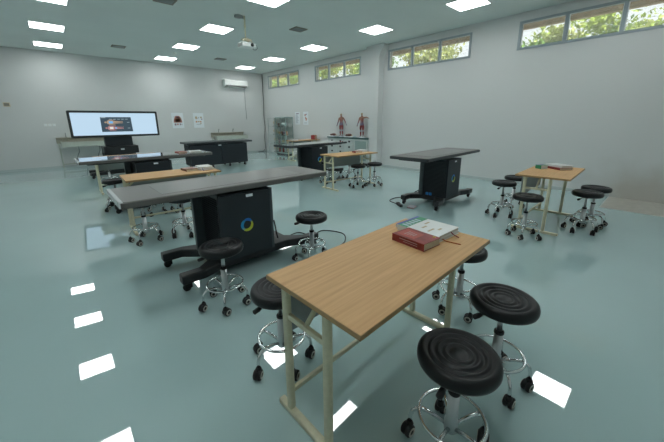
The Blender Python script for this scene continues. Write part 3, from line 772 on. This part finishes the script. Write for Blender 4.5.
def figure(label, loc, rz, J, E):
    t = thing('anatomy_figure', label, 'anatomy model', loc, rz, 'muscle figures on the counter')
    MB().lathe([(0, 0), (.095, 0), (.095, .012), (.085, .02), (0, .02)], 24).build('stand', M['paper'], t)
    me = bpy.data.meshes.new('body'); bm = bmesh.new(); vs = {}
    for k, (p, r) in J.items(): vs[k] = bm.verts.new(p)
    for a, b_ in E: bm.edges.new((vs[a], vs[b_]))
    order = list(J.keys())
    bm.verts.index_update(); bm.to_mesh(me); bm.free()
    o = bpy.data.objects.new('body', me); COL.objects.link(o); o.parent = t
    me.materials.append(M['body'])
    sk = o.modifiers.new('skin', 'SKIN')
    if not me.skin_vertices: me.skin_vertices.new()
    for i, k in enumerate(order):
        r = J[k][1]; me.skin_vertices[0].data[i].radius = r if isinstance(r, tuple) else (r, r)
        me.skin_vertices[0].data[i].use_root = (k == 'pelvis')
    sk.use_smooth_shade = True
    ss = o.modifiers.new('sub', 'SUBSURF'); ss.levels = 2; ss.render_levels = 2
    return t
def joints(armL, armR):
    # faces -y ; height about .80 on a .02 stand
    J = {'pelvis': ((0, 0, .44), (.062, .045)), 'waist': ((0, 0, .51), (.055, .042)), 'chest': ((0, -.004, .60), (.072, .050)), 'collar': ((0, 0, .665), (.045, .034)), 'neck': ((0, -.002, .70), .024),
         'jaw': ((0, -.012, .735), (.030, .034)), 'skull': ((0, -.006, .775), (.038, .042)), 'crown': ((0, 0, .805), .026)}
    for s, n in ((-1, 'r'), (1, 'l')):
        J['hip' + n] = ((s * .042, 0, .405), .046); J['thigh' + n] = ((s * .046, -.004, .32), .040); J['knee' + n] = ((s * .045, -.006, .235), .027)
        J['calf' + n] = ((s * .047, .006, .165), .029); J['ankle' + n] = ((s * .046, .008, .06), .015); J['foot' + n] = ((s * .052, -.02, .036), (.017, .014)); J['toe' + n] = ((s * .056, -.062, .032), (.018, .010))
    E = [('pelvis', 'waist'), ('waist', 'chest'), ('chest', 'collar'), ('collar', 'neck'), ('neck', 'jaw'), ('jaw', 'skull'), ('skull', 'crown')]
    for n in 'rl': E += [('pelvis', 'hip' + n), ('hip' + n, 'thigh' + n), ('thigh' + n, 'knee' + n), ('knee' + n, 'calf' + n), ('calf' + n, 'ankle' + n), ('ankle' + n, 'foot' + n), ('foot' + n, 'toe' + n)]
    for n, arm in (('l', armL), ('r', armR)):
        for q, r in zip(('shoulder', 'elbow', 'forearm', 'wrist', 'palm'), (.030, .021, .021, .013, (.016, .009))): J[q + n] = (arm[q], r)
        E += [('collar', 'shoulder' + n), ('shoulder' + n, 'elbow' + n), ('elbow' + n, 'forearm' + n), ('forearm' + n, 'wrist' + n), ('wrist' + n, 'palm' + n)]
        w = Vector(arm['palm']); d = (w - Vector(arm['wrist'])).normalized()
        side = d.cross(Vector((0, 1, 0))).normalized()
        for f in range(4):
            J['f%d%s' % (f, n)] = (tuple(w + d * (.034 - .005 * abs(f - 1.4)) + side * (f - 1.5) * .010), .0045); E.append(('palm' + n, 'f%d%s' % (f, n)))
        J['thumb' + n] = (tuple(w + d * .012 + Vector((0, -.022, 0))), .005); E.append(('palm' + n, 'thumb' + n))
    return J, E
down_r = dict(shoulder=(-.085, 0, .645), elbow=(-.120, .01, .54), forearm=(-.132, -.005, .50), wrist=(-.150, -.03, .425), palm=(-.155, -.038, .395))
out_l = dict(shoulder=(.085, 0, .645), elbow=(.150, .0, .55), forearm=(.172, -.01, .515), wrist=(.215, -.03, .445), palm=(.228, -.035, .42))
up_l = dict(shoulder=(.085, 0, .648), elbow=(.170, -.02, .665), forearm=(.195, -.03, .655), wrist=(.255, -.05, .635), palm=(.285, -.055, .625))
J, E = joints(out_l, down_r)
figure('muscle figure with both arms hanging, nearer the display cabinet', (7.60, 7.95, .905), R(-75), J, E)
J, E = joints(up_l, down_r)
figure('muscle figure with one arm raised, beside the pillar', (7.60, 6.96, .905), R(-75), J, E)

def organ(label, loc, rz, kind):
    t = thing('organ_model', label, 'organ model', loc, rz, 'organ models lying on the counter')
    t.scale = (1.25, 1.25, 1.3)
    MB().box(-.12, .12, -.085, .085, 0, .022, .006).build('tray', M['paper'], t)
    b = MB(); b.ball((-.02, .0, .055), .07, 14, (1.2, .9, .55)); b.ball((.05, .02, .05), .05, 12, (1, 1, .6)); b.build('organ', M['organdark' if kind else 'organ'], t)
    b = MB(); b.tube([(.07, -.03, .045), (.09, -.04, .055), (.12, -.03, .04)], .016, 8); b.ball((-.09, -.03, .035), .028, 10); b.build('vessel', M['bone'], t)
organ('dark red organ model on the counter, closest to the display cabinet', (7.58, 8.36, .905), R(88), 1)
organ('brown organ model on the counter between the two muscle figures', (7.58, 7.55, .905), R(92), 1)
t = thing('model_part', 'pale blue model piece lying on the counter between the figures', 'model part', (7.56, 7.26, .905), R(90), None)
MB().ball((0, 0, .028), .05, 12, (1.5, .9, .55)).build('shell', M['paleblue'], t); MB().tube([(.06, 0, .025), (.13, .02, .02)], .014, 8).build('stem', M['paper'], t)

# ------------------------------------------------------------------ glass display cabinet and open rack with specimens
dc = thing('display_cabinet', 'tall grey green glass display cabinet in the far corner', 'cabinet', (7.34, 11.13, 0), 0)
CL, CH = .82, 1.64
f = MB()
for xa in (0, .365):
    for ya in (0, CL - .03): f.box(xa, xa + .03, ya, ya + .03, .08, CH)
f.box(0, .395, 0, CL, CH - .05, CH); f.box(0, .395, 0, CL, .06, .11); f.box(0, .014, CL / 2 - .02, CL / 2 + .02, .08, CH)
f.build('frame', M['greenframe'], dc)
MB().box(.383, .395, .0, CL, .08, CH - .05).build('back_panel', M['white'], dc)
SHZ = [.11, .49, .86, 1.22]
for z in SHZ[1:]: MB().box(.03, .385, .03, CL - .03, z - .016, z).build('shelf', M['tealglass'], dc)
MB().box(.02, .37, .02, CL - .02, 0, .062).build('plinth', M['dark'], dc)
gm = clear('cabinet_door_glass', .05, (.93, .97, .96))
for ya, yb in ((.03, CL / 2 - .02), (CL / 2 + .02, CL - .03)):
    MB().box(.004, .008, ya, yb, .11, CH - .05).build('door_glass', gm, dc)
rk = thing('open_rack', 'narrow white open rack in the corner beside the display cabinet', 'rack', (7.34, 12.02, 0), 0)
for xa in (0, .33):
    for ya in (0, .54): MB().box(xa, xa + .025, ya, ya + .025, 0, 1.60).build('upright', M['cabgrey'], rk)
RZ = [.10, .50, .88, 1.24]
for z in RZ: MB().box(.0, .355, .0, .565, z - .018, z).build('shelf', M['cabgrey'], rk)
MB().box(0, .355, 0, .565, 1.58, 1.60).build('top_panel', M['cabgrey'], rk)

def jar(label, loc, col, h, r):
    t = thing('specimen_jar', label, 'jar', loc, 0, 'specimen jars in the display cabinet')
    MB().lathe([(0, 0), (r, 0), (r, h * .8), (r * .8, h * .88), (0, h * .88)], 14).build('jar_body', M[col], t)
    MB().lathe([(0, h * .87), (r * .85, h * .87), (r * .85, h), (0, h)], 14).build('lid', M['dark' if col != 'organdark' else 'white'], t)
def bonemodel(label, loc, col, s_, group):
    t = thing('bone_model', label, 'bone model', loc, rng.uniform(0, 3), group)
    MB().box(-.06 * s_, .06 * s_, -.05 * s_, .05 * s_, 0, .015).build('stand', M['dark'], t)
    b = MB(); b.tube([(0, 0, .012), (0, 0, .06 * s_)], .008, 8); b.ball((0, 0, .11 * s_), .065 * s_, 12, (1.15, .9, .9)); b.ball((.05 * s_, 0, .075 * s_), .035 * s_, 10, (1, .9, .8)); b.build('bone', M[col], t)
shn = ['bottom', 'second', 'third', 'top']
posn = ['the door edge near the rack', 'the rack half of the middle', 'the middle post', 'the counter half of the middle', 'the end by the posters']
cols = {3: [('j', 'organdark'), ('b', 'organdark'), ('b', 'paper'), ('j', 'paper'), ('b', 'paper')], 2: [('b', 'bone'), ('b', 'printorange'), ('j', 'organdark'), ('b', 'printpurple'), ('j', 'printorange')],
        1: [('j', 'pink'), ('b', 'bone'), ('j', 'printtan')], 0: [('j', 'organ'), ('j', 'darkred'), ('b', 'bone')]}
cw = {'organdark': 'dark', 'paper': 'white', 'bone': 'beige', 'printorange': 'orange', 'printpurple': 'mauve', 'pink': 'pinkish', 'printtan': 'tan', 'organ': 'red', 'darkred': 'dark red'}
for lv_, items in cols.items():
    for k_, (kd, cl) in enumerate(items):
        y = 11.13 + CL - .12 - k_ * (CL - .22) / max(1, len(items) - 1); x = 7.34 + .11
        lab = '%s %s on the %s cabinet shelf, by %s' % (cw[cl], 'specimen jar' if kd == 'j' else 'bone model', shn[lv_], posn[int(k_ * 4 / max(1, len(items) - 1))])
        if kd == 'j': jar(lab, (x, y, SHZ[lv_]), cl, .19, .045)
        else: bonemodel(lab, (x, y, SHZ[lv_]), cl, 1.0, 'bone models in the display cabinet')
for lv_ in range(4):
    bonemodel('beige bone model on the %s shelf of the open rack' % shn[lv_], (7.34 + .14, 12.02 + .16, RZ[lv_]), 'bone', 1.5, 'bone models on the open rack')

# ------------------------------------------------------------------ sink benches on the back wall
def sink(label, loc, L, taps):
    t = thing('sink_bench', label, 'sink', loc, 0, 'long trough sinks on the back wall')
    MB().box(0, L, -.03, 0, .80, .99, .004).build('splashback', M['sinkwood'], t)
    MB().box(0, L, -.10, -.0, .965, .995, .004).build('ledge', M['sinkwood'], t)
    b = MB(); a, d = .10, L + .02
    b.box(a, d, -.42, -.03, .70, .72); b.box(a, d, -.44, -.42, .70, .86, .004); b.box(a, a + .02, -.42, -.03, .72, .86); b.box(d - .02, d, -.42, -.03, .72, .86)
    b.build('trough', M['sink'], t)
    for x in (.05, L - .05):
        MB().box(x - .02, x + .02, -.06, -.02, .0, .80, .003).build('leg', M['sink'], t)
    MB().box(.03, L - .03, -.05, -.03, .10, .135).build('lower_rail', M['sink'], t)
    for x in (L * taps[0], L * taps[1]):
        m = MB(); m.tube([(x, -.05, .99), (x, -.05, 1.10), (x, -.07, 1.135), (x, -.12, 1.14), (x, -.145, 1.11)], .010, 8); m.box(x - .012, x + .012, -.06, -.02, 1.05, 1.075, .003)
        m.build('tap', M['grey'], t)
    for x in (L * .30, L * .62):
        m = MB(); m.tube([(x, -.2, .70), (x, -.2, .52), (x - .05, -.18, .42), (x - .09, -.12, .28), (x + .02, -.1, .22), (x + .10, -.08, .25), (x + .14, -.08, .06)], .013, 8)
        m.build('drain_pipe', M['grey'], t)
sink('pale trough sink bench behind the lit screen', (-.03, D - .013, -.0), 1.75, (.15, .80))
sink('pale trough sink bench below the air conditioner behind the black cabinet table', (5.03, D - .013, 0), 1.50, (.22, .66))

# ------------------------------------------------------------------ floor cables and bits
def cable(name, label, pts, r=.007):
    n = []
    P = [Vector(p) for p in pts]
    for i in range(len(P) - 1):
        p0, p1, p2, p3 = P[max(i - 1, 0)], P[i], P[i + 1], P[min(i + 2, len(P) - 1)]
        for k in range(6):
            u = k / 6
            n.append(.5 * ((2 * p1) + (p2 - p0) * u + (2 * p0 - 5 * p1 + 4 * p2 - p3) * u * u + (3 * p1 - p0 - 3 * p2 + p3) * u ** 3))
    n.append(P[-1])
    b = MB(); b.tube(n, r, 8); return tag(b.build(name, M['cable']), label, 'cable')
cable('power_cable', 'black power cable looping on the floor behind the stool by the big table', [(1.64, 2.80, .40), (1.72, 2.85, .12), (1.95, 3.1, .008), (2.2, 3.15, .008), (2.28, 2.95, .008), (2.5, 2.98, .008), (2.62, 2.72, .008), (2.45, 2.50, .008), (2.2, 2.42, .008), (2.02, 2.40, .008)])
cable('table_cable', 'black cable lying beside the foot of the lone grey table', [(4.95, 2.98, .22), (4.90, 3.15, .10), (4.84, 3.29, .008), (4.70, 3.38, .008), (4.45, 3.34, .008), (4.37, 3.20, .008), (4.35, 3.08, .008)])
t = thing('white_bucket', 'small white bucket on the floor by the far corner desk', 'bucket', (7.19, 10.26, 0), 0)
MB().lathe([(0, 0), (.085, 0), (.11, .25), (.105, .25), (.08, .012), (0, .012)], 24).build('bucket_body', M['white'], t); MB().torus((0, 0, .25), .11, .008, 28, 6).build('rim', M['white'], t)
t = thing('power_plug', 'black plug and adapter on the floor beside the lone grey table', 'plug', (4.27, 2.98, 0), R(60))
MB().box(-.06, .06, -.025, .025, 0, .045, .006).build('plug_body', M['rubber'], t); MB().box(.07, .12, -.03, .02, 0, .05, .006).build('adapter', M['rubber'], t)
t = thing('floor_box', 'small pinkish flat box on the floor under the lone table foot', 'floor box', (4.36, 2.80, 0), R(15))
MB().box(-.08, .08, -.06, .06, 0, .02, .005).build('box_lid', M['pink'], t); MB().box(-.07, .07, -.05, .05, .02, .024).build('cover_plate', M['printgrey'], t)

# ------------------------------------------------------------------ daylight outside
wd = bpy.data.worlds.new('sky'); S.world = wd; wd.use_nodes = True
bg = wd.node_tree.nodes['Background']
bg.inputs['Color'].default_value = (.93, .97, 1.0, 1)
bg.inputs['Strength'].default_value = 1.5
sl = bpy.data.lights.new('sun', 'SUN'); sl.energy = 9.0; sl.angle = R(1.5); sl.color = (1, .95, .85)
sun = bpy.data.objects.new('sun', sl); COL.objects.link(sun)
sun.rotation_euler = Vector((.55, .15, -.82)).to_track_quat('-Z', 'Y').to_euler()

# ------------------------------------------------------------------ camera
f, pitch, yaw, roll, h = 300.806, .2440, .7310, -.0080, 1.468
cy, sy, cp, sp_ = math.cos(yaw), math.sin(yaw), math.cos(pitch), math.sin(pitch)
F = Vector((sy * cp, cy * cp, -sp_)); Rt = Vector((cy, -sy, 0)); U = Rt.cross(F)
R2 = Rt * math.cos(roll) + U * math.sin(roll); U2 = -Rt * math.sin(roll) + U * math.cos(roll)
cam = bpy.data.cameras.new('camera'); co = bpy.data.objects.new('camera', cam); COL.objects.link(co)
co.matrix_world = Matrix(((R2.x, U2.x, -F.x, 0), (R2.y, U2.y, -F.y, 0), (R2.z, U2.z, -F.z, h), (0, 0, 0, 1)))
cam.sensor_width = 36; cam.sensor_fit = 'HORIZONTAL'; cam.lens = 36 * f / 664
cam.shift_x = 0; cam.shift_y = -(221 - 195.5) / 664
cam.clip_start = .05; cam.clip_end = 200
S.camera = co
S.view_settings.view_transform = 'Standard'; S.view_settings.look = 'None'; S.view_settings.gamma = 1; S.view_settings.use_curve_mapping = False
S.view_settings.exposure = 0.0
